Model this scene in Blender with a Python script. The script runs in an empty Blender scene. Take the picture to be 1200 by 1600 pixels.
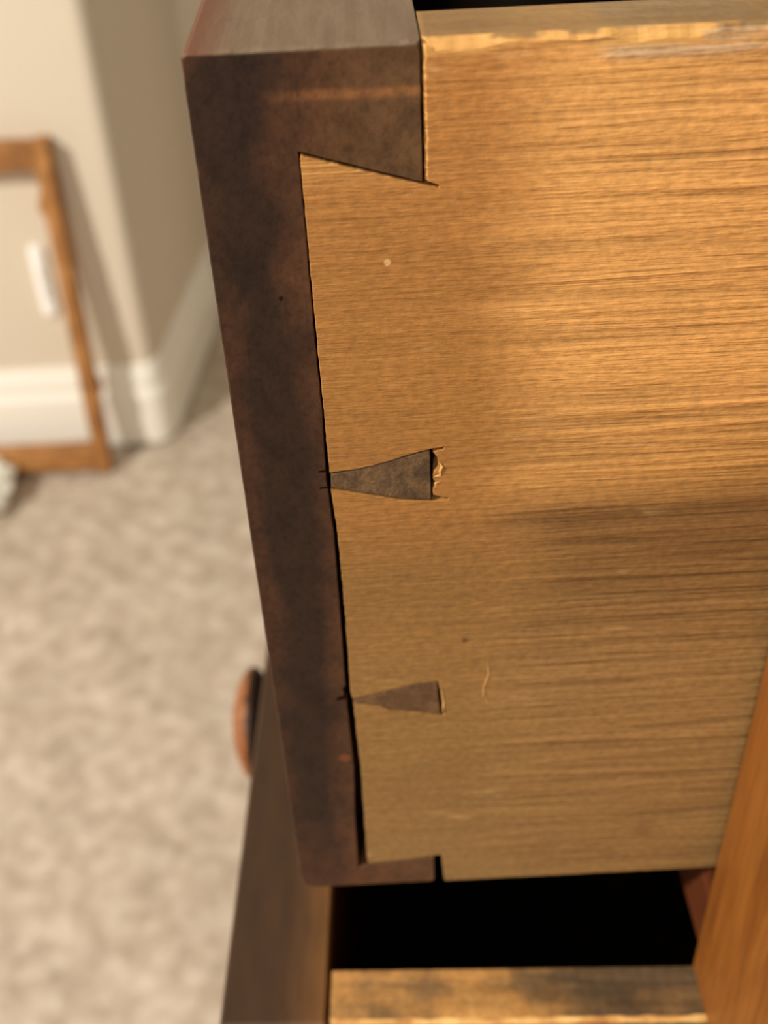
import bpy, bmesh, math, random
from mathutils import Matrix, Vector, noise, geometry

S = bpy.context.scene
COL = S.collection
random.seed(7)

# ---------------------------------------------------------------- camera, world, lights, exposure
CH = 0.965                                   # height of the upper drawer's top edge above the floor
def make_camera():
    p, r = math.radians(38.128), math.radians(-2.916)
    fw = Vector((0, math.cos(p), -math.sin(p)))
    rt = Vector((1, 0, 0))
    up = rt.cross(fw)
    c, s = math.cos(r), math.sin(r)
    right, upv = c * rt + s * up, -s * rt + c * up
    cd = bpy.data.cameras.new('camera')
    cd.sensor_fit = 'VERTICAL'
    cd.sensor_height = 36.0
    cd.sensor_width = 27.0
    cd.lens = 1763.37 / 1600 * 36
    cd.clip_start = 0.005
    cd.dof.use_dof = True
    cd.dof.focus_distance = 0.142
    cd.dof.aperture_fstop = cd.lens / 1000 / 0.0021
    co = bpy.data.objects.new('camera', cd)
    COL.objects.link(co)
    m = Matrix((right, upv, -fw)).transposed().to_4x4()
    m.translation = Vector((0.01905, -0.12405, CH + 0.03449))
    co.matrix_world = m
    S.camera = co
make_camera()

W = bpy.data.worlds.new('world')
S.world = W
W.use_nodes = True
W.node_tree.nodes['Background'].inputs[0].default_value = (1.0, 0.91, 0.77, 1)
W.node_tree.nodes['Background'].inputs[1].default_value = 0.42

def area(name, loc, target, size, power, col):
    l = bpy.data.lights.new(name, 'AREA')
    l.shape = 'DISK'
    l.size = size
    l.energy = power
    l.color = col
    o = bpy.data.objects.new(name, l)
    COL.objects.link(o)
    o.location = loc
    o.rotation_euler = (Vector(target) - Vector(loc)).to_track_quat('-Z', 'Y').to_euler()
    return o
area('ceiling_lamp_light', (-1.90, -0.70, 2.30), (-0.2, 0.7, 0.5), 0.12, 90, (1.0, 0.96, 0.89))
area('added_fill_light', (-0.55, -1.9, 2.3), (0.0, 0.5, 0.7), 0.4, 19, (1.0, 0.95, 0.86))  # unseen fill, added to lift the drawer side and far wall

S.view_settings.view_transform = 'Standard'
S.view_settings.look = 'None'
S.view_settings.gamma = 1
S.view_settings.exposure = 0.0
S.view_settings.use_curve_mapping = False

# ---------------------------------------------------------------- helpers
def obj(name, bm, mats, parent=None, smooth=False):
    me = bpy.data.meshes.new(name)
    bmesh.ops.recalc_face_normals(bm, faces=bm.faces[:])
    bm.to_mesh(me)
    bm.free()
    for m in (mats if isinstance(mats, (list, tuple)) else [mats]):
        me.materials.append(m)
    if smooth:
        for p in me.polygons:
            p.use_smooth = True
    o = bpy.data.objects.new(name, me)
    COL.objects.link(o)
    if parent:
        o.parent = parent
    return o

def thing(name, label, cat, loc=(0, 0, 0), rot=(0, 0, 0)):
    o = bpy.data.objects.new(name, None)
    COL.objects.link(o)
    o.empty_display_size = 0.02
    o.location = loc
    o.rotation_euler = rot
    o['label'] = label
    o['category'] = cat
    return o

def tag(o, label, cat=None, kind=None):
    o['label'] = label
    if cat:
        o['category'] = cat
    if kind:
        o['kind'] = kind
    return o

def box(bm, x0, x1, y0, y1, z0, z1, bev=0.0, seg=2):
    r = bmesh.ops.create_cube(bm, size=1)
    vs = r['verts']
    for v in vs:
        v.co = Vector(((x0 + x1) / 2 + v.co.x * (x1 - x0), (y0 + y1) / 2 + v.co.y * (y1 - y0), (z0 + z1) / 2 + v.co.z * (z1 - z0)))
    if bev:
        es = list({e for v in vs for e in v.link_edges})
        bmesh.ops.bevel(bm, geom=es, offset=bev, segments=seg, affect='EDGES')
    return bm

def boxbm(*a, **k):
    return box(bmesh.new(), *a, **k)

def rough(poly, step=0.0012, amp=0.00006, seed=1, keep=()):
    """split a closed outline into short steps and jitter them across the edge"""
    out = []
    n = len(poly)
    for i in range(n):
        a, b = Vector(poly[i]), Vector(poly[(i + 1) % n])
        L = (b - a).length
        k = max(1, int(L / step)) if i not in keep else 1
        nrm = Vector((b.y - a.y, a.x - b.x)) / max(L, 1e-9)
        for j in range(k):
            p = a.lerp(b, j / k)
            if j:
                t = noise.noise(Vector((p.x * 900, p.y * 900, seed * 7.3))) + 0.6 * noise.noise(Vector((p.x * 260, p.y * 260, seed * 3.1)))
                p = p + nrm * t * amp
            out.append((p.x, p.y))
    return out

def signed(poly):
    return sum(poly[i][0] * poly[(i + 1) % len(poly)][1] - poly[(i + 1) % len(poly)][0] * poly[i][1] for i in range(len(poly)))

def inset(poly, d):
    """move every corner inward by d (number or function of the point)"""
    n = len(poly)
    s = 1 if signed(poly) > 0 else -1
    out = []
    for i in range(n):
        a, b, c = Vector(poly[i - 1]), Vector(poly[i]), Vector(poly[(i + 1) % n])
        e1, e2 = (b - a), (c - b)
        if e1.length < 1e-9 or e2.length < 1e-9:
            out.append((b.x, b.y)); continue
        e1.normalize(); e2.normalize()
        n1, n2 = Vector((-e1.y, e1.x)) * s, Vector((-e2.y, e2.x)) * s
        m = n1 + n2
        if m.length < 0.25:
            out.append((b.x, b.y)); continue
        m.normalize()
        dd = d(b.x, b.y, m) if callable(d) else d
        k = dd / max(0.45, m.dot(n1))
        q = b + m * k
        out.append((q.x, q.y))
    return out

def fill(bm, ring):
    """triangulate a flat, possibly concave ring lying in an XZ plane"""
    y = ring[0].co.y
    n = len(ring)
    pts = [Vector((v.co.x * 1000, v.co.z * 1000)) for v in ring]
    vs, es, fs, ov, oe, of = geometry.delaunay_2d_cdt(pts, [], [list(range(n))], 1, 1e-5)
    use = []
    for p, src in zip(vs, ov):
        use.append(ring[src[0]] if src else bm.verts.new((p.x / 1000, y, p.y / 1000)))
    for f in fs:
        t = [use[i] for i in f]
        if len(set(t)) == 3:
            try:
                bm.faces.new(t)
            except ValueError:
                pass

def prism(bm, poly, y0, y1, ch=0.0, matf=None):
    """extrude an XZ outline from y0 to y1 with a worn arris of size ch round the y0 face"""
    rings = []
    if ch:
        ip = inset(poly, ch)
        rings.append([bm.verts.new((x, y0, z)) for x, z in ip])
        rr = []
        for (x, z), (ix, iz) in zip(poly, ip):
            d = math.hypot(x - ix, z - iz)
            rr.append(bm.verts.new((x, y0 + min(d, 0.0016), z)))
        rings.append(rr)
    else:
        rings.append([bm.verts.new((x, y0, z)) for x, z in poly])
    rings.append([bm.verts.new((x, y1, z)) for x, z in poly])
    n = len(poly)
    fill(bm, rings[0])
    fill(bm, rings[-1])
    for k in range(len(rings) - 1):
        for i in range(n):
            j = (i + 1) % n
            f = bm.faces.new((rings[k][i], rings[k + 1][i], rings[k + 1][j], rings[k][j]))
            if matf and ch and k == 0:
                f.material_index = matf(rings[k + 1][i].co, rings[k + 1][j].co)
    return bm

def plan(bm, pts, z0, z1):
    a = [bm.verts.new((x, y, z0)) for x, y in pts]
    b = [bm.verts.new((x, y, z1)) for x, y in pts]
    n = len(pts)
    fs = [bm.faces.new(a[::-1]), bm.faces.new(b)]
    for i in range(n):
        bm.faces.new((a[i], a[(i + 1) % n], b[(i + 1) % n], b[i]))
    bmesh.ops.triangulate(bm, faces=fs)
    return bm

def lathe(bm, prof, axis='X', seg=40):
    """prof: (distance along axis, radius)"""
    rings = []
    for d, r in prof:
        rings.append([bm.verts.new((d, r * math.cos(2 * math.pi * i / seg), r * math.sin(2 * math.pi * i / seg))) for i in range(seg)])
    for k in range(len(rings) - 1):
        for i in range(seg):
            j = (i + 1) % seg
            bm.faces.new((rings[k][i], rings[k][j], rings[k + 1][j], rings[k + 1][i]))
    bm.faces.new(rings[0][::-1]); bm.faces.new(rings[-1])
    return bm

# ---------------------------------------------------------------- materials
def lin(c):
    return tuple(((v / 255) / 12.92 if v / 255 <= 0.04045 else ((v / 255 + 0.055) / 1.055) ** 2.4) for v in c) + (1,)

class NT:
    """small helper to write node trees"""
    def __init__(self, name, rough=0.6, spec=0.35):
        self.m = bpy.data.materials.new(name)
        self.m.use_nodes = True
        self.t = self.m.node_tree
        self.b = self.t.nodes['Principled BSDF']
        self.b.inputs['Roughness'].default_value = rough
        self.b.inputs['Specular IOR Level'].default_value = spec
        tc = self.t.nodes.new('ShaderNodeTexCoord')
        self.oc = tc.outputs['Object']
        sp = self.t.nodes.new('ShaderNodeSeparateXYZ')
        self.l(self.oc, sp.inputs[0])
        self.x, self.y, self.z = sp.outputs
    def l(self, a, b):
        self.t.links.new(a, b)
    def _in(self, sock, v):
        if isinstance(v, (int, float)):
            sock.default_value = v
        elif isinstance(v, tuple):
            sock.default_value = v
        else:
            self.l(v, sock)
    def math(self, op, a, b=0.0, c=None, clamp=False):
        n = self.t.nodes.new('ShaderNodeMath')
        n.operation = op
        n.use_clamp = clamp
        self._in(n.inputs[0], a); self._in(n.inputs[1], b)
        if c is not None:
            self._in(n.inputs[2], c)
        return n.outputs[0]
    def vec(self, scale=(1, 1, 1), rot=(0, 0, 0), loc=(0, 0, 0), src=None):
        n = self.t.nodes.new('ShaderNodeMapping')
        n.inputs['Scale'].default_value = scale
        n.inputs['Rotation'].default_value = rot
        n.inputs['Location'].default_value = loc
        self.l(src or self.oc, n.inputs[0])
        return n.outputs[0]
    def noise(self, v, scale=1.0, detail=3.0, rough=0.55, dist=0.0):
        n = self.t.nodes.new('ShaderNodeTexNoise')
        n.inputs['Scale'].default_value = scale
        n.inputs['Detail'].default_value = detail
        n.inputs['Roughness'].default_value = rough
        n.inputs['Distortion'].default_value = dist
        self.l(v, n.inputs['Vector'])
        return n.outputs['Fac']
    def ramp(self, f, stops, interp='LINEAR'):
        n = self.t.nodes.new('ShaderNodeValToRGB')
        cr = n.color_ramp
        cr.interpolation = interp
        while len(cr.elements) > 1:
            cr.elements.remove(cr.elements[-1])
        for i, (p, c) in enumerate(stops):
            e = cr.elements[0] if i == 0 else cr.elements.new(p)
            e.position = p
            e.color = c if len(c) == 4 else c + (1,)
        self.l(f, n.inputs[0])
        return n.outputs[0]
    def dot(self, x, z, r):
        dx = self.math('SUBTRACT', self.x, x)
        dz = self.math('SUBTRACT', self.z, z)
        d = self.math('SQRT', self.math('ADD', self.math('MULTIPLY', dx, dx), self.math('MULTIPLY', dz, dz)))
        return self.math('SUBTRACT', 1.0, self.step(d, r * 0.6, r * 1.2))
    def step(self, f, a, b):
        n = self.t.nodes.new('ShaderNodeMapRange')
        n.interpolation_type = 'SMOOTHSTEP'
        self._in(n.inputs[0], f)
        n.inputs[1].default_value = a
        n.inputs[2].default_value = b
        return n.outputs[0]
    def mix(self, f, a, b, mode='MIX'):
        n = self.t.nodes.new('ShaderNodeMix')
        n.data_type = 'RGBA'
        n.blend_type = mode
        self._in(n.inputs[0], f); self._in(n.inputs[6], a); self._in(n.inputs[7], b)
        return n.outputs[2]
    def out(self, color, bump=None, strength=0.3, dist=0.0005, rough=None):
        self._in(self.b.inputs['Base Color'], color)
        if rough is not None:
            self._in(self.b.inputs['Roughness'], rough)
        if bump is not None:
            n = self.t.nodes.new('ShaderNodeBump')
            n.inputs['Strength'].default_value = strength
            n.inputs['Distance'].default_value = dist
            self.l(bump, n.inputs['Height'])
            self.l(n.outputs[0], self.b.inputs['Normal'])
        return self.m

def g(v):
    return (v, v, v, 1)

def pine_material(name, hero=True, tone=1.0):
    n = NT(name, 0.62, 0.25)
    tilt = math.radians(-1.1)
    warp = n.noise(n.vec((9, 9, 26)), 1, 2)
    dash = n.noise(n.vec((230, 300, 2300), (0, tilt, 0)), 1, 3, 0.6, 0.2)           # short fibres
    fib = n.noise(n.vec((34, 300, 1500), (0, tilt, 0)), 1, 4, 0.62, 0.5)            # long fibres
    rings = n.noise(n.vec((13, 150, 330), (0, tilt, 0), (3, 1, 2)), 1, 3, 0.55, 1.2)  # growth rings
    broad = n.noise(n.vec((9, 60, 110), (0, tilt, 0), (1, 5, 0)), 1, 3, 0.5, 0.6)
    speck = n.noise(n.vec((700, 700, 1100)), 1, 2, 0.6)
    blot = n.noise(n.vec((45, 45, 60), (0, 0, 0), (2, 2, 2)), 1, 3)
    if hero:
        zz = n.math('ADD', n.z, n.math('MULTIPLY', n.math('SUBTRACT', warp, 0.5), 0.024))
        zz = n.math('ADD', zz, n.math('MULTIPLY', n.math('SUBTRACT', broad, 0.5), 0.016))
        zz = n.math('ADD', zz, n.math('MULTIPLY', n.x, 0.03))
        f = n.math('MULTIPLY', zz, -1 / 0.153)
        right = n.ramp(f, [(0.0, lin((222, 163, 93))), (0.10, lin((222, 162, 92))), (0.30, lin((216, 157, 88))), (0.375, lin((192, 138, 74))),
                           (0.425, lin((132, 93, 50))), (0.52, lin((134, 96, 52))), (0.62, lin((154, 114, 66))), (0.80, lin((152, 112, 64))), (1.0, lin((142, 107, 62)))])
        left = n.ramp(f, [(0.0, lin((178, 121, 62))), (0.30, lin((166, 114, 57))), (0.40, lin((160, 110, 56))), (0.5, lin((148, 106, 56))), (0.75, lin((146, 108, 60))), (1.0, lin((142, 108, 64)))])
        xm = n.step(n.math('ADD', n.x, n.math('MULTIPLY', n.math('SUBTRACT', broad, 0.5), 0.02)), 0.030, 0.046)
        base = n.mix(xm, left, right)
        pale = n.math('MULTIPLY', n.step(n.noise(n.vec((60, 60, 240), (0, tilt, 0), (7, 3, 1)), 1, 3), 0.60, 0.75), 0.30)
        base = n.mix(pale, base, lin((212, 168, 112)))
        # pale rubbed patch under the top edge
        px = n.math('MULTIPLY', n.step(n.x, 0.043, 0.047), n.math('SUBTRACT', 1.0, n.step(n.x, 0.060, 0.066)))
        pz = n.math('MULTIPLY', n.step(n.z, -0.0036, -0.0026), n.step(fib, 0.35, 0.55))
        base = n.mix(n.math('MULTIPLY', n.math('MULTIPLY', px, pz), 0.6), base, lin((186, 164, 136)))
        # grubby smears near the lower edge
        sm = n.math('MULTIPLY', n.step(blot, 0.62, 0.70), n.step(n.math('MULTIPLY', n.z, -1), 0.075, 0.10))
        base = n.mix(n.math('MULTIPLY', sm, 0.35), base, lin((96, 66, 42)))
    else:
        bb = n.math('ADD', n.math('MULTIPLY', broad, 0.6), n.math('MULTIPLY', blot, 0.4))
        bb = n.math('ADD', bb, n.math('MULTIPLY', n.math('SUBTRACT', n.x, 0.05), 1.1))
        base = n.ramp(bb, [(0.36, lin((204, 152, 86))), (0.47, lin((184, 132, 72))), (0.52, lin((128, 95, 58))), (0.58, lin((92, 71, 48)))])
        xm = 1.0
    c = n.mix(n.math('MULTIPLY_ADD', xm, 0.36, 0.10), base, n.ramp(rings, [(0.36, g(0.5)), (0.50, g(1.0)), (0.66, g(1.12))]), 'MULTIPLY')
    c = n.mix(0.13, c, n.ramp(fib, [(0.34, g(0.5)), (0.52, g(1.0)), (0.68, g(1.2))]), 'MULTIPLY')
    c = n.mix(0.22, c, n.ramp(dash, [(0.34, g(0.55)), (0.52, g(1.0)), (0.68, g(1.25))]), 'MULTIPLY')
    c = n.mix(0.20, c, n.ramp(blot, [(0.36, g(0.7)), (0.58, g(1.1))]), 'MULTIPLY')
    c = n.mix(0.34, c, n.ramp(speck, [(0.35, g(0.55)), (0.62, g(1.2))]), 'MULTIPLY')
    if hero:
        c = n.mix(n.dot(0.02095, -0.02516, 0.00045), c, lin((214, 170, 120)))
        c = n.mix(n.math('MULTIPLY', n.dot(0.0305, -0.0888, 0.0006), 0.6), c, lin((70, 48, 30)))
        # grey worn top edge
        top = n.step(n.z, -0.0006, -0.0002)
        c = n.mix(n.math('MULTIPLY', top, 0.75), c, n.mix(fib, lin((96, 78, 50)), lin((138, 114, 78))))
    if hero:
        # fresh wood showing where the top and shoulder arrises are chipped
        fx = n.noise(n.vec((210, 500, 500)), 1, 2, 0.5)
        zone = n.math('MAXIMUM', n.math('SUBTRACT', 1.0, n.step(n.x, 0.0312, 0.0335)), n.math('MULTIPLY', n.step(n.x, 0.042, 0.0465), n.math('SUBTRACT', 1.0, n.step(n.x, 0.0545, 0.0575))))
        amt = n.step(n.math('MULTIPLY_ADD', zone, 0.22, fx), 0.50, 0.66)
        amt = n.math('MULTIPLY', amt, n.math('MULTIPLY', n.step(n.z, -0.0020, -0.0012), n.math('SUBTRACT', 1.0, n.step(n.y, 0.0009, 0.0016))))
        amt = n.math('MULTIPLY', amt, n.math('SUBTRACT', 1.0, n.math('MULTIPLY', n.step(n.x, 0.058, 0.062), 0.7)))
        sx = n.math('MULTIPLY', n.math('SUBTRACT', 1.0, n.step(n.x, 0.0258, 0.0263)), n.step(n.z, -0.0158, -0.0152))
        fz = n.noise(n.vec((0, 0, 1500)), 1, 2, 0.6)
        amt = n.math('MAXIMUM', amt, n.math('MULTIPLY', sx, n.step(fz, 0.46, 0.60)))
        c = n.mix(amt, c, n.mix(fib, lin((180, 122, 62)), lin((226, 178, 104))))
    rel = n.math('MULTIPLY_ADD', xm, 0.8, 0.2)
    h = n.math('ADD', n.math('MULTIPLY', n.math('ADD', n.math('MULTIPLY', rings, 1.7), n.math('MULTIPLY', fib, 0.38)), rel), n.math('MULTIPLY', speck, 0.14))
    h = n.math('ADD', h, n.math('MULTIPLY', dash, 0.34))
    return n.out(c, h, 0.85, 0.0006)

def raw_pine():
    n = NT('freshly_chipped_pine', 0.6, 0.25)
    v = n.noise(n.vec((120, 300, 600)), 1, 3)
    c = n.ramp(v, [(0.36, lin((168, 112, 58))), (0.5, lin((198, 146, 80))), (0.66, lin((222, 178, 108)))])
    return n.out(c, v, 0.4, 0.0005)

def mahogany(name, zones=True):
    n = NT(name, 0.55, 0.22)
    big = n.noise(n.vec((50, 60, 34)), 1, 3, 0.55, 0.6)
    pores = n.noise(n.vec((900, 260, 900), (0, 0.9, 0)), 1, 3, 0.6)
    mott = n.noise(n.vec((260, 160, 200), (0, 0.7, 0)), 1, 4, 0.6)
    dk, md, lt = lin((47, 30, 20)), lin((76, 48, 28)), lin((104, 68, 39))
    if zones:
        xx = n.math('ADD', n.x, n.math('MULTIPLY', n.math('SUBTRACT', big, 0.5), 0.017))
        # darker finish soaked into the outer edge
        c = n.ramp(n.math('MULTIPLY', xx, 1 / 0.0254), [(0.0, lin((66, 40, 25))), (0.09, dk), (0.27, lin((47, 30, 21))), (0.38, lin((72, 45, 28))), (0.5, lin((82, 52, 32))), (0.62, lin((90, 60, 36))), (1.0, lin((96, 68, 43)))])
        low = n.step(n.math('MULTIPLY', n.z, -1), 0.125, 0.15)
        c = n.mix(n.math('MULTIPLY', low, 0.45), c, lin((92, 56, 36)))
        # one pale streak across the upper pin
        st = n.math('ABSOLUTE', n.math('SUBTRACT', n.math('ADD', n.z, n.math('MULTIPLY', n.math('SUBTRACT', big, 0.5), 0.002)), -0.0052))
        st = n.math('MULTIPLY', n.math('SUBTRACT', 1.0, n.step(st, 0.0001, 0.0009)), n.step(n.x, 0.007, 0.015))
        c = n.mix(n.math('MULTIPLY', n.math('MULTIPLY', st, mott), 0.75), c, lin((160, 104, 58)))
    else:
        c = n.ramp(big, [(0.35, dk), (0.5, md), (0.68, lt)])
    c = n.mix(0.55, c, n.ramp(mott, [(0.36, g(0.55)), (0.52, g(1.0)), (0.68, g(1.3))]), 'MULTIPLY')
    c = n.mix(0.4, c, n.ramp(pores, [(0.34, g(0.4)), (0.5, g(1.0)), (0.7, g(1.25))]), 'MULTIPLY')
    if zones:
        saw = n.noise(n.vec((2600, 200, 90), (0, math.radians(-52), 0)), 1, 2, 0.5)
        c = n.mix(0.22, c, n.ramp(saw, [(0.30, g(0.35)), (0.42, g(1.0)), (0.70, g(1.15))]), 'MULTIPLY')
        c = n.mix(n.dot(0.0079, -0.0292, 0.00035), c, lin((14, 9, 6)))
        c = n.mix(n.math('MULTIPLY', n.dot(0.0104, -0.1150, 0.0011), 0.6), c, lin((128, 70, 38)))
    # paler, greyer top edge
    streak = n.noise(n.vec((420, 60, 420)), 1, 3)
    topc = n.mix(streak, lin((92, 72, 54)), lin((132, 112, 88)))
    if zones:
        topc = n.mix(n.step(n.x, 0.001, 0.006), lin((104, 68, 48)), topc)
        t = n.step(n.z, -0.0007, -0.0003)
        c = n.mix(t, c, topc)
    return n.out(c, n.math('ADD', pores, mott), 0.22, 0.0004)

def lower_front_material():
    n = NT('worn_mahogany_lower_front', 0.5, 0.3)
    big = n.noise(n.vec((60, 14, 60)), 1, 3)
    mott = n.noise(n.vec((240, 60, 240)), 1, 4)
    c = n.ramp(n.math('ADD', n.x, n.math('MULTIPLY', n.math('SUBTRACT', big, 0.5), 0.008)),
               [(0.0, lin((64, 43, 26))), (0.012, lin((68, 46, 28))), (0.0175, lin((92, 62, 34))), (0.0214, lin((116, 76, 38)))])
    c = n.mix(0.4, c, n.ramp(mott, [(0.36, g(0.6)), (0.52, g(1.0)), (0.68, g(1.2))]), 'MULTIPLY')
    return n.out(c, mott, 0.15, 0.0004)

def plain_wood(name, c1, c2, c3, scale, rough=0.5, bump=0.2):
    n = NT(name, rough, 0.35)
    a = n.noise(n.vec(scale), 1, 4, 0.6, 0.6)
    b = n.noise(n.vec(tuple(s * 5 for s in scale)), 1, 3, 0.6)
    c = n.ramp(a, [(0.34, lin(c1)), (0.5, lin(c2)), (0.68, lin(c3))])
    c = n.mix(0.35, c, n.ramp(b, [(0.36, g(0.6)), (0.52, g(1.0)), (0.7, g(1.15))]), 'MULTIPLY')
    return n.out(c, b, bump, 0.0004)

def paint(name, col, rough=0.7, bump=0.05, sc=220):
    n = NT(name, rough, 0.3)
    a = n.noise(n.vec((sc, sc, sc)), 1, 2)
    c = n.mix(0.06, lin(col), n.ramp(n.noise(n.vec((3, 3, 3)), 1, 2), [(0.35, g(0.8)), (0.65, g(1.0))]), 'MULTIPLY')
    return n.out(c, a, bump, 0.001)

def carpet_material():
    n = NT('beige_carpet_pile', 0.95, 0.05)
    a = n.noise(n.vec((38, 38, 38)), 1, 4, 0.6)
    b = n.noise(n.vec((9, 9, 9)), 1, 3)
    f = n.noise(n.vec((420, 420, 420)), 1, 2)
    c = n.ramp(a, [(0.36, lin((178, 160, 140))), (0.5, lin((192, 175, 155))), (0.64, lin((206, 191, 172)))])
    c = n.mix(0.35, c, n.ramp(b, [(0.38, g(0.78)), (0.6, g(1.05))]), 'MULTIPLY')
    return n.out(c, n.math('ADD', n.math('MULTIPLY', a, 2), f), 0.35, 0.005)

M_WALL = paint('beige_wall_paint', (218, 204, 182))
M_TRIM = paint('white_trim_paint', (246, 240, 226), 0.35, 0.01)
M_CARPET = carpet_material()
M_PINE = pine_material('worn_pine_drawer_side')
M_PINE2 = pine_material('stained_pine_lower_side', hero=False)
M_RAW = raw_pine()
M_MAH = mahogany('dark_mahogany_drawer_front')
M_PINW = plain_wood('mahogany_end_grain_pin', (70, 51, 32), (94, 70, 44), (120, 90, 58), (420, 420, 420), 0.7, 0.4)
M_PINR = plain_wood('reddish_end_grain_pin', (82, 56, 33), (97, 67, 40), (114, 82, 50), (300, 300, 500), 0.7, 0.3)
M_LOWF = lower_front_material()
M_ORANGE = plain_wood('orange_mahogany_carcass', (104, 58, 18), (126, 73, 24), (142, 88, 34), (110, 110, 12), 0.45, 0.15)
M_RAIL = plain_wood('dark_red_rail_wood', (66, 30, 11), (84, 40, 15), (100, 50, 21), (90, 14, 90), 0.5, 0.15)
M_DARK = plain_wood('painted_shade_drawer_inside', (34, 25, 17), (46, 34, 23), (58, 43, 29), (60, 60, 60), 0.8, 0.1)  # shade inside the drawers and chest is put into this dark colour
M_KNOB = plain_wood('polished_brown_knob', (104, 58, 28), (138, 82, 42), (164, 106, 60), (40, 260, 260), 0.5, 0.1)
M_KBACK = plain_wood('painted_shade_knob_neck', (34, 20, 11), (46, 28, 15), (60, 38, 20), (40, 260, 260), 0.6, 0.1)  # shade on the back of the knob painted as a darker wood
M_FRAME = plain_wood('tan_bare_frame_wood', (140, 92, 46), (168, 114, 60), (190, 136, 78), (18, 18, 18), 0.65, 0.2)
M_PLATE = paint('glossy_white_plastic', (255, 253, 248), 0.25, 0.0)
M_PAPER = paint('off_white_crumpled_paper', (252, 250, 238), 0.6, 0.1)

# ---------------------------------------------------------------- the room
def lines(a0, a1, fine0, fine1, step, coarse):
    out = []
    t = a0
    while t < fine0:
        out.append(t); t += coarse
    t = fine0
    while t < fine1:
        out.append(t); t += step
    t = fine1
    while t < a1 + coarse * 0.5:
        out.append(t); t += coarse
    return out

def make_floor():
    xs = lines(-2.6, 1.4, -0.95, 0.12, 0.006, 0.12)
    ys = lines(-2.4, 2.0, 0.25, 1.5, 0.006, 0.12)
    bm = bmesh.new()
    grid = []
    for y in ys:
        row = []
        for x in xs:
            z = 0.0
            if -0.95 <= x <= 0.12 and 0.25 <= y <= 1.5:
                p = Vector((x * 60, y * 60, 0.3))
                z = -0.006 + 0.0022 * noise.noise(p * 0.7) + 0.0016 * noise.noise(p * 1.7) + 0.003 * noise.noise(Vector((x * 14, y * 14, 4)))
            else:
                z = -0.006
            row.append(bm.verts.new((x, y, z)))
        grid.append(row)
    for j in range(len(ys) - 1):
        for i in range(len(xs) - 1):
            bm.faces.new((grid[j][i], grid[j][i + 1], grid[j + 1][i + 1], grid[j + 1][i]))
    o = obj('floor', bm, M_CARPET, smooth=True)
    tag(o, 'beige plush carpet with a mottled pile across the room', 'floor', 'structure')
make_floor()

WY, WX = 1.372, -0.318                       # lit wall plane and its outside corner
SL = 0.10                                    # the side wall runs back at a slight angle
EY = 1.80
RAD = 0.020
def side_x(y):
    return WX + SL * (y - WY)
arc = [(WX - RAD + RAD * math.sin(a), WY + RAD - RAD * math.cos(a)) for a in [math.radians(d) for d in range(0, 91, 10)]]
bm = plan(bmesh.new(), [(-2.6, WY)] + arc + [(WX, WY + 0.11), (-2.6, WY + 0.11)], 0, 2.45)
o = obj('wall_left', bm, M_WALL, smooth=False)
tag(o, 'lit beige wall behind the leaning wooden frame', 'wall', 'structure')
y1 = WY + RAD
bm = plan(bmesh.new(), [(side_x(y1) , y1), (side_x(EY), EY), (side_x(EY) - 0.12, EY), (WX - 0.1, WY + 0.1105), (side_x(WY + 0.1105), WY + 0.1105)][0:2] +
          [(side_x(EY) - 0.12, EY), (WX - 0.12, WY + 0.112), (WX + 0.0005, WY + 0.112), (WX + 0.0005, y1)], 0, 2.45)
o = obj('wall_right', bm, M_WALL)
tag(o, 'shaded beige return wall running back from the outside corner', 'wall', 'structure')
bm = plan(bmesh.new(), [(-0.45, EY), (1.4, EY), (1.4, EY + 0.1), (-0.45, EY + 0.1)], 0, 2.45)
o = obj('wall_back', bm, M_WALL)
tag(o, 'far beige wall beyond the shaded return wall', 'wall', 'structure')

BH, BT = 0.135, 0.014
def baseboard(name, path, label):
    """sweep a stepped skirting profile along a plan path (outward on the right-hand side)"""
    prof = [(0, 0), (BT, 0), (BT, BH * 0.62), (BT * 0.86, BH * 0.66), (BT * 0.62, BH * 0.72), (BT * 0.72, BH * 0.80), (BT * 0.5, BH * 0.90), (BT * 0.28, BH), (0, BH)]
    bm = bmesh.new()
    rings = []
    n = len(path)
    for i, p in enumerate(path):
        a = Vector(path[max(0, i - 1)]); b = Vector(path[min(n - 1, i + 1)])
        d = (b - a).normalized()
        nrm = Vector((d.y, -d.x))
        rings.append([bm.verts.new((p[0] + nrm.x * u, p[1] + nrm.y * u, v)) for u, v in prof])
    k = len(prof)
    for r in range(n - 1):
        for i in range(k):
            j = (i + 1) % k
            bm.faces.new((rings[r][i], rings[r][j], rings[r + 1][j], rings[r + 1][i]))
    bm.faces.new(rings[0]); bm.faces.new(rings[-1][::-1])
    o = obj(name, bm, M_TRIM)
    tag(o, label, 'baseboard', 'structure')
baseboard('baseboard_left', [(-2.6, WY)] + arc[:6], 'white moulded baseboard under the lit wall behind the wooden frame')
baseboard('baseboard_right', arc[5:] + [(side_x(y1) + 0.001, y1 + 0.01), (side_x(EY - 0.03), EY - 0.03)], 'white baseboard in shade along the return wall')
baseboard('baseboard_back', [(side_x(EY) + 0.0, EY), (1.4, EY)], 'white baseboard under the far wall')

# ---------------------------------------------------------------- upper drawer (the dovetailed one)
T = 0.0254
H = 0.1521
ST = 0.0112                                  # side board thickness
DL = 0.43                                    # drawer depth
DW = 0.54                                    # drawer width
def mm(*pts):
    return [(x / 1000, z / 1000) for x, z in pts]
UP = thing('drawer', 'open upper drawer with dark mahogany front, pale pine side and dovetail joints', 'drawer', (0, 0, CH))

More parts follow.
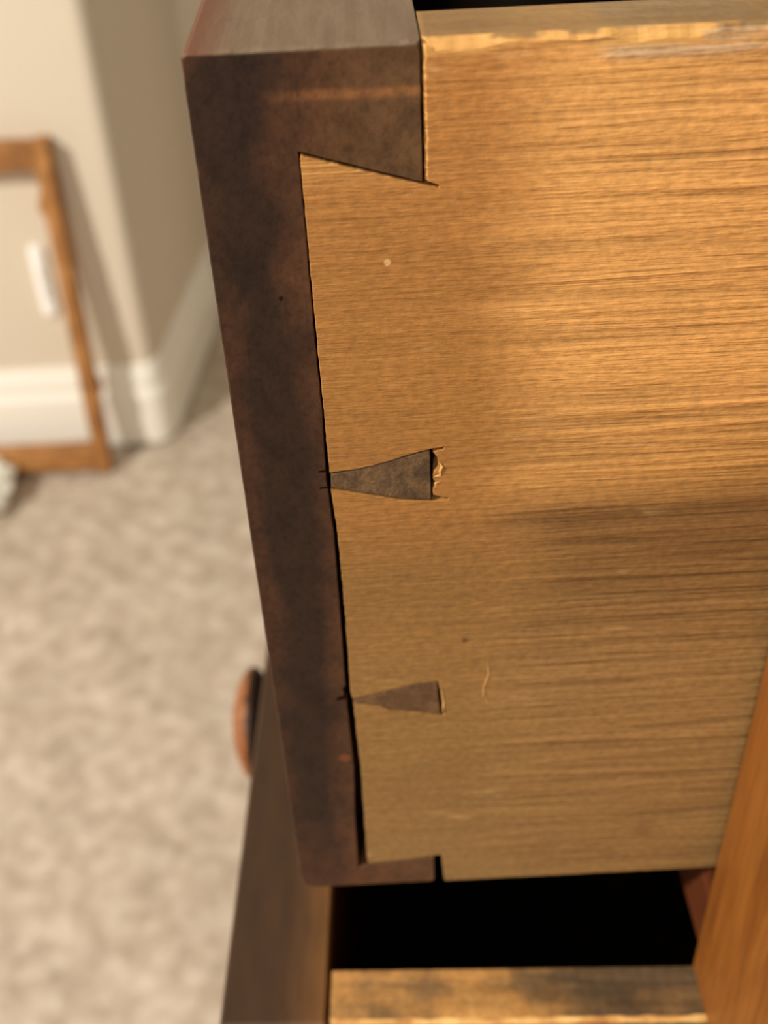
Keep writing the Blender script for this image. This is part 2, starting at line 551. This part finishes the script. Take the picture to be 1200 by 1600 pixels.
lap_seam = mm((11.54, -11.3), (11.59, -23.8), (11.58, -37.8), (11.66, -46.6), (11.43, -55.2), (10.5, -55.34), (10.5, -55.55), (11.45, -55.75), (11.5, -58.05), (10.5, -58.1), (10.5, -58.4), (11.5, -58.5),
              (11.81, -66.7), (11.70, -81.2), (11.56, -97.5), (11.1, -98.2), (11.2, -99.6), (10.0, -100.3), (9.9, -100.9), (11.5, -101.2), (11.76, -117.4), (11.2, -130), (11.0, -143.7))
front_cs = mm((0.0, -0.7), (0.25, -0.15), (0.8, 0.0), (25.35, 0.0))
tophalf = mm((25.35, -0.3), (25.35, -15.5))
bottomhalf = mm((10.97, -146.1), (13.85, -145.35), (20.5, -144.7), (25.0, -144.15), (25.0, -152.1))
botleft = mm((3.2, -152.1), (1.3, -151.6), (0.35, -149.5), (0.0, -146.0), (0.10, -110), (0.0, -60))
outline = front_cs + tophalf + lap_seam + bottomhalf + botleft
poly = rough(outline, 0.0011, 0.00007, 3)
def front_arris(x, z, m):
    if z > -0.0006 or x < 0.001:
        k = 0.00035 + 0.00025 * (0.5 + noise.noise(Vector((x * 500, z * 500, 2))))
        return k * 0.8 if z > -0.0006 else k * 0.4
    if z < -0.1515:
        return 0.0005
    return 0.00010
front = obj('front_board', prism(bmesh.new(), poly, 0.0, ST + 0.0006, front_arris), M_MAH, UP)
front['label'] = 'dark mahogany drawer front seen on its end grain'
# rest of the front behind the joint
rest = front_cs + mm((25.35, -152.1), (3.2, -152.1), (1.3, -151.6), (0.35, -149.5), (0.0, -146.0))
me_bm = prism(bmesh.new(), rest, ST + 0.0006, DW)
tmp = bpy.data.meshes.new('tmp'); me_bm.to_mesh(tmp); me_bm.free()
bm = bmesh.new(); bm.from_mesh(front.data); bm.from_mesh(tmp); bm.to_mesh(front.data); bm.free()
bpy.data.meshes.remove(tmp)

def pin(pts, y0, mat, seed, amp=0.00006, depth=None):
    p = rough(mm(*pts), 0.0010, amp, seed)
    return obj('dovetail_pin', prism(bmesh.new(), p, y0, ST + 0.0006, 0.00010), mat, front)
a = pin([(12.06, -56.05), (15.87, -55.47), (20.26, -54.35), (23.31, -53.45), (25.62, -52.88), (25.66, -61.25), (21.62, -60.8), (17.06, -59.6), (12.0, -58.25)], 0.00012, M_PINW, 5)
a['label'] = 'upper narrow dovetail pin with a gap at its end'
a = pin([(12.66, -100.72), (18.62, -99.2), (22.84, -98.05), (26.1, -97.80), (26.34, -102.24), (26.62, -105.5), (23.32, -104.5), (18.77, -103.7), (16.95, -102.5), (12.72, -101.55)], 0.00004, M_PINR, 6)
a['label'] = 'lower reddish dovetail pin smeared into the pine'

# pine side: outline with tails, sockets, saw overcuts and chipped shoulders
top_edge = mm((300, 0.0), (25.55, 0.0))
sh = mm((25.62, -2.0), (25.58, -6.0), (25.66, -10.0), (25.62, -15.35), (26.6, -15.75), (27.25, -16.0), (27.2, -16.35), (25.7, -15.92), (18.0, -13.7), (12.3, -11.95), (11.80, -11.6), (11.70, -12.1))
lap_r = mm((11.74, -23.8), (11.80, -37.8), (11.90, -46.6), (11.95, -55.7))
hole1 = mm((15.88, -55.27), (20.27, -54.16), (23.32, -53.2), (25.82, -52.55), (27.54, -52.30), (27.46, -52.75), (26.05, -53.1), (26.6, -54.0), (26.75, -55.6), (26.1, -56.4), (26.0, -57.6), (26.5, -58.4), (25.95, -59.3), (26.0, -60.35),
           (27.0, -60.75), (28.1, -61.0), (28.0, -61.32), (25.7, -61.46), (21.62, -61.02), (17.05, -59.84), (11.9, -58.55))
lap_r2 = mm((12.36, -66.7), (12.46, -81.2), (12.30, -99.2), (12.45, -100.55))
hole2 = mm((18.63, -99.03), (22.85, -97.86), (26.21, -97.52), (26.62, -99.6), (26.8, -102.2), (27.5, -105.0), (26.9, -105.75), (23.32, -104.7), (18.76, -103.9), (16.94, -102.7), (12.55, -101.8))
lap_r3 = mm((12.95, -117.4), (12.74, -143.9), (13.0, -145.05), (20.5, -144.38), (25.0, -143.75), (26.31, -143.5), (26.65, -148), (26.96, -152.0))
bot = mm((300, -152.1))
pine_outline = top_edge + sh + lap_r + hole1 + lap_r2 + hole2 + lap_r3 + bot
poly = [(x, 0.0 if z > -0.0004 and x > 0.0256 else z) for x, z in rough(pine_outline, 0.0005, 0.00008, 9)]
def pine_arris(x, z, m):
    if z > -0.0005 and m.y < -0.5:
        k = 0.0007 + 0.0006 * noise.noise(Vector((x * 220, 1, 4))) + 0.00015 * noise.noise(Vector((x * 700, 3, 1)))
        k += 0.0005 * min(1, max(0, (0.0350 - x) / 0.003))
        k += 0.0005 * min(1, max(0, (x - 0.0455) / 0.003)) * min(1, max(0, (0.0575 - x) / 0.003))
        return max(0.0003, k)
    if z < -0.1515:
        return 0.0003
    if abs(x - 0.0256) < 0.0004 and z > -0.0156:
        return 0.00035 + 0.0003 * noise.noise(Vector((1, z * 900, 4)))
    return 0.00009
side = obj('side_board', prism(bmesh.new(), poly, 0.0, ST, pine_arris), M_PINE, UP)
side['label'] = 'golden brown pine drawer side with raised grain'

def fibre(pts, w, name='splinter'):
    """a torn, raised sliver of pine standing on the side board"""
    bm = bmesh.new()
    P = [Vector((x / 1000, 0, z / 1000)) for x, z in pts]
    rings = []
    for i, p in enumerate(P):
        d = (P[min(i + 1, len(P) - 1)] - P[max(i - 1, 0)]).normalized()
        nrm = Vector((-d.z, 0, d.x))
        k = w / 1000 * (0.35 if i in (0, len(P) - 1) else 0.8 + 0.4 * random.random())
        q = [p + nrm * k + Vector((0, 0.0004, 0)), p + nrm * k * 0.4 + Vector((0, -k * 0.7, 0)), p - nrm * k * 0.6 + Vector((0, -k * 0.35, 0)), p - nrm * k + Vector((0, 0.0004, 0))]
        rings.append([bm.verts.new(v) for v in q])
    for k in range(len(rings) - 1):
        for i in range(4):
            j = (i + 1) % 4
            bm.faces.new((rings[k][i], rings[k][j], rings[k + 1][j], rings[k + 1][i]))
    bm.faces.new(rings[0]); bm.faces.new(rings[-1][::-1])
    return obj(name, bm, M_RAW, side)
fibre([(26.9, -54.8), (27.2, -55.5), (26.9, -56.3), (27.0, -57.0)], 0.32)
fibre([(26.2, -57.2), (26.8, -57.0), (27.3, -57.3)], 0.25)
fibre([(26.2, -58.6), (26.6, -58.2), (27.2, -58.0)], 0.18)
fibre([(26.6, -98.4), (26.9, -100.2), (27.1, -102.6), (27.0, -104.6), (27.6, -105.8)], 0.16)
fibre([(34.0, -93.8), (34.3, -96.4), (34.0, -97.6), (33.5, -99.4), (33.5, -101.4), (34.2, -102.9), (34.9, -103.6)], 0.14)
fibre([(31.2, -81.4), (32.4, -81.1), (34.2, -80.7)], 0.09)

# hidden rest of the box
obj('side_board', boxbm(T - 0.002, DL, DW - ST, DW - 0.0005, -H, 0), M_DARK, UP)
obj('back_board', boxbm(DL - 0.012, DL, ST, DW - ST, -H + 0.012, -0.004), M_DARK, UP)
obj('bottom_board', boxbm(T, DL - 0.012, ST, DW - ST, -H + 0.006, -H + 0.014), M_DARK, UP)
# dark strip along the inside of the pine side, coloured to stand in for shade
obj('inner_shade_strip', boxbm(T + 0.0005, DL - 0.013, ST, ST + 0.004, -H + 0.014, -0.012), M_DARK, UP)

# ---------------------------------------------------------------- lower drawer
T2, H2 = 0.0214, 0.146
LW = thing('drawer', 'open lower drawer pulled out further, with stained pine side and round knob', 'drawer', (-0.0190, -0.0092, CH - 0.1835), (0, 0, math.radians(-2.25)))
bm = bmesh.new()
fr = [(0.0, -0.0006), (0.0006, 0.0), (T2 - 0.0006, 0.0), (T2, -0.0006), (T2, -H2), (0.0, -H2)]
prism(bm, fr, 0.0, DW, 0.0005)
lf = obj('front_board', bm, M_LOWF, LW)
lf['label'] = 'mahogany lower drawer front, browner towards its back edge'
g2 = [(T2 + 0.0007, 0.0), (0.30, 0.0), (0.30, -H2), (T2 + 0.0009, -H2)]
def low_arris(x, z, m):
    return 0.0009 + 0.0004 * noise.noise(Vector((x * 300, 4, 8))) if z > -0.001 and m.y < -0.5 else 0.0003
def low_mat(a, b):
    return 1 if a.z > -0.001 and b.z > -0.001 else 0
bm = prism(bmesh.new(), rough(g2, 0.0015, 0.00008, 14), 0.0, 0.0112, low_arris, low_mat)
box(bm, 0.30, DL, 0.0003, 0.0112, -H2, 0)
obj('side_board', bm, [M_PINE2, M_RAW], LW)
obj('side_board', boxbm(T2, DL, DW - ST, DW - 0.0005, -H2, 0), M_DARK, LW)
obj('back_board', boxbm(DL - 0.012, DL, 0.0112, DW - ST, -H2 + 0.012, -0.004), M_DARK, LW)
obj('bottom_board', boxbm(T2, DL - 0.012, 0.0112, DW - ST, -H2 + 0.006, -H2 + 0.014), M_DARK, LW)
obj('inner_shade_strip', boxbm(T2 + 0.0008, DL - 0.013, 0.0112, 0.0145, -H2 + 0.014, -0.006), M_DARK, LW)  # dark strip standing in for the shade inside the lower drawer
KN = [(0.001, 0.0150), (-0.001, 0.0150), (-0.003, 0.0110), (-0.006, 0.0100), (-0.0085, 0.0130), (-0.0110, 0.0195), (-0.0140, 0.0252), (-0.0158, 0.0265), (-0.0172, 0.0262), (-0.0190, 0.0235), (-0.0208, 0.0185),
      (-0.0222, 0.0110), (-0.0226, 0.003)]
kn = obj('knob', lathe(bmesh.new(), KN[7:]), M_KNOB, LW, smooth=True)
kn.location = (0, 0.147, -0.077)
kn.scale = (1.0, 0.72, 0.72)
kn['label'] = 'round turned brown knob'
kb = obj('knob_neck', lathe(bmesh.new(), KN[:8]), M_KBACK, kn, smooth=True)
kb['label'] = 'neck behind the knob face with its shade painted in'

# ---------------------------------------------------------------- chest the drawers slide in
XC = 0.077
CT = thing('chest_of_drawers', 'orange brown mahogany chest holding the two open drawers', 'chest', (XC, 0, 0))
def cpart(name, bm, mat, label=None):
    o = obj(name, bm, mat, CT)
    if label:
        o['label'] = label
    return o
YN0, YN1 = -0.062, -0.0020                    # near stile
YF0, YF1 = 0.5425, 0.600
def stile_outline(bm, y0, y1, y2, x0, x1, z0, zs, z1):
    """front post, narrower beside the wider lower drawer"""
    s = [(y0, z0), (y2, z0), (y2, zs), (y1, zs), (y1, z1), (y0, z1)]
    a = [bm.verts.new((x0, y, z)) for y, z in s]
    b = [bm.verts.new((x1, y, z)) for y, z in s]
    fs = [bm.faces.new(a), bm.faces.new(b[::-1])]
    for i in range(6):
        bm.faces.new((a[i], a[(i + 1) % 6], b[(i + 1) % 6], b[i]))
    bmesh.ops.bevel(bm, geom=[e for e in bm.edges if abs(e.verts[0].co.x - x0) < 1e-6 and abs(e.verts[1].co.x - x0) < 1e-6], offset=0.0006, segments=2, affect='EDGES')
    bmesh.ops.triangulate(bm, faces=[f for f in bm.faces if len(f.verts) > 4])
    return bm
ZT = CH + 0.034
ZL = CH - 0.1822
cpart('stile', stile_outline(bmesh.new(), YN0, YN1, -0.0400, 0, 0.022, 0.0, ZL, ZT - 0.018), M_ORANGE, 'orange brown front post beside the pine drawer sides')
cpart('stile', boxbm(0, 0.022, YF0, YF1, 0.0, ZT - 0.018, bev=0.0006), M_ORANGE)
cpart('side_panel', boxbm(0.022, 0.46, YN0, -0.0445, 0.06, ZT - 0.018), M_ORANGE)
cpart('side_panel', boxbm(0.022, 0.46, YF0 + 0.02, YF1, 0.06, ZT - 0.018), M_ORANGE)
cpart('rail', boxbm(0.0006, 0.05, YN1, YF0, CH - 0.1752, CH - 0.1545), M_RAIL, 'dark reddish rail between the two open drawers')
cpart('rail', boxbm(0.0006, 0.05, YN1, YF0, CH + 0.004, ZT - 0.018), M_RAIL)
cpart('rail', boxbm(0.0006, 0.05, -0.04, YF0, CH - 0.1835 - H2 - 0.024, CH - 0.1835 - H2 - 0.003), M_RAIL)
cpart('runner', boxbm(0.05, 0.45, -0.0445, 0.02, CH - 0.1752, CH - 0.1545), M_RAIL)
cpart('runner', boxbm(0.05, 0.45, YF0 - 0.02, YF0 + 0.02, CH - 0.1752, CH - 0.1545), M_RAIL)
cpart('lower_panel', boxbm(0.004, 0.022, -0.04, YF0, 0.10, CH - 0.1835 - H2 - 0.024), M_ORANGE)
cpart('back_panel', boxbm(0.45, 0.46, -0.0445, YF0 + 0.02, 0.06, ZT - 0.018), M_DARK)
cpart('top_board', boxbm(-0.012, 0.475, YN0 - 0.012, YF1 + 0.012, ZT - 0.018, ZT, bev=0.002), M_ORANGE)

# ---------------------------------------------------------------- bare wooden frame leaning on the wall
FH, FW_, FB, FD = 0.496, 0.42, 0.020, 0.032
lean = math.atan2(0.055, 0.49)
FRM = thing('wooden_frame', 'bare tan wooden frame leaning against the beige wall on the carpet', 'frame', (-0.396, 1.284, -0.002), (-lean, 0, 0))
def bar(x0, x1, z0, z1, seed, vertical, bumps=()):
    bm = bmesh.new()
    pts = [(x0, z0), (x1, z0), (x1, z1), (x0, z1)]
    pl = rough(pts, 0.008, 0.0012, seed)
    out = []
    for x, z in pl:
        for bx, bz, r, dx in bumps:
            d = math.hypot(x - bx, z - bz)
            if d < r:
                x += dx * (1 - d / r)
        out.append((x, z))
    prism(bm, out, 0.0, FD, 0.002)
    return obj('stile' if vertical else 'rail', bm, M_FRAME, FRM)
bar(-FB, 0, 0, FH, 21, True, [(-FB, FH - 0.085, 0.016, -0.008), (0, 0.135, 0.02, 0.006)])
bar(-FW_, -FW_ + FB, 0, FH, 22, True)
bar(-FW_ + FB, -FB, 0.006, 0.006 + 0.034, 23, False)
bar(-FW_ + FB, -FB, FH - 0.036, FH - 0.002, 24, False)

# white plate on the wall seen through the frame
bm = boxbm(-0.0095, 0.0095, -0.010, 0, -0.054, 0.054, bev=0.003)
box(bm, -0.004, 0.004, -0.013, -0.010, -0.028, 0.028, bev=0.0013)
o = obj('wall_plate', bm, M_PLATE)
o.location = (-0.452, WY, 0.281)
tag(o, 'narrow upright white plate on the wall inside the leaning frame', 'wall plate')

# crumpled white thing at the left edge
bm = bmesh.new()
bmesh.ops.create_icosphere(bm, subdivisions=4, radius=1)
for v in bm.verts:
    d = v.co.normalized()
    k = 1 + 0.30 * noise.noise(d * 2.1 + Vector((3, 1, 0))) + 0.16 * noise.noise(d * 5.0) - 0.2 * abs(noise.noise(d * 3.4))
    v.co = Vector((d.x * 0.040 * k, d.y * 0.055 * k, d.z * 0.030 * k))
zmin = min(v.co.z for v in bm.verts)
for v in bm.verts:
    v.co.z -= zmin
o = obj('crumpled_paper', bm, M_PAPER, smooth=False)
o.location = (-0.565, 1.225, -0.004)
tag(o, 'crumpled off-white paper on the carpet in front of the wooden frame', 'paper')
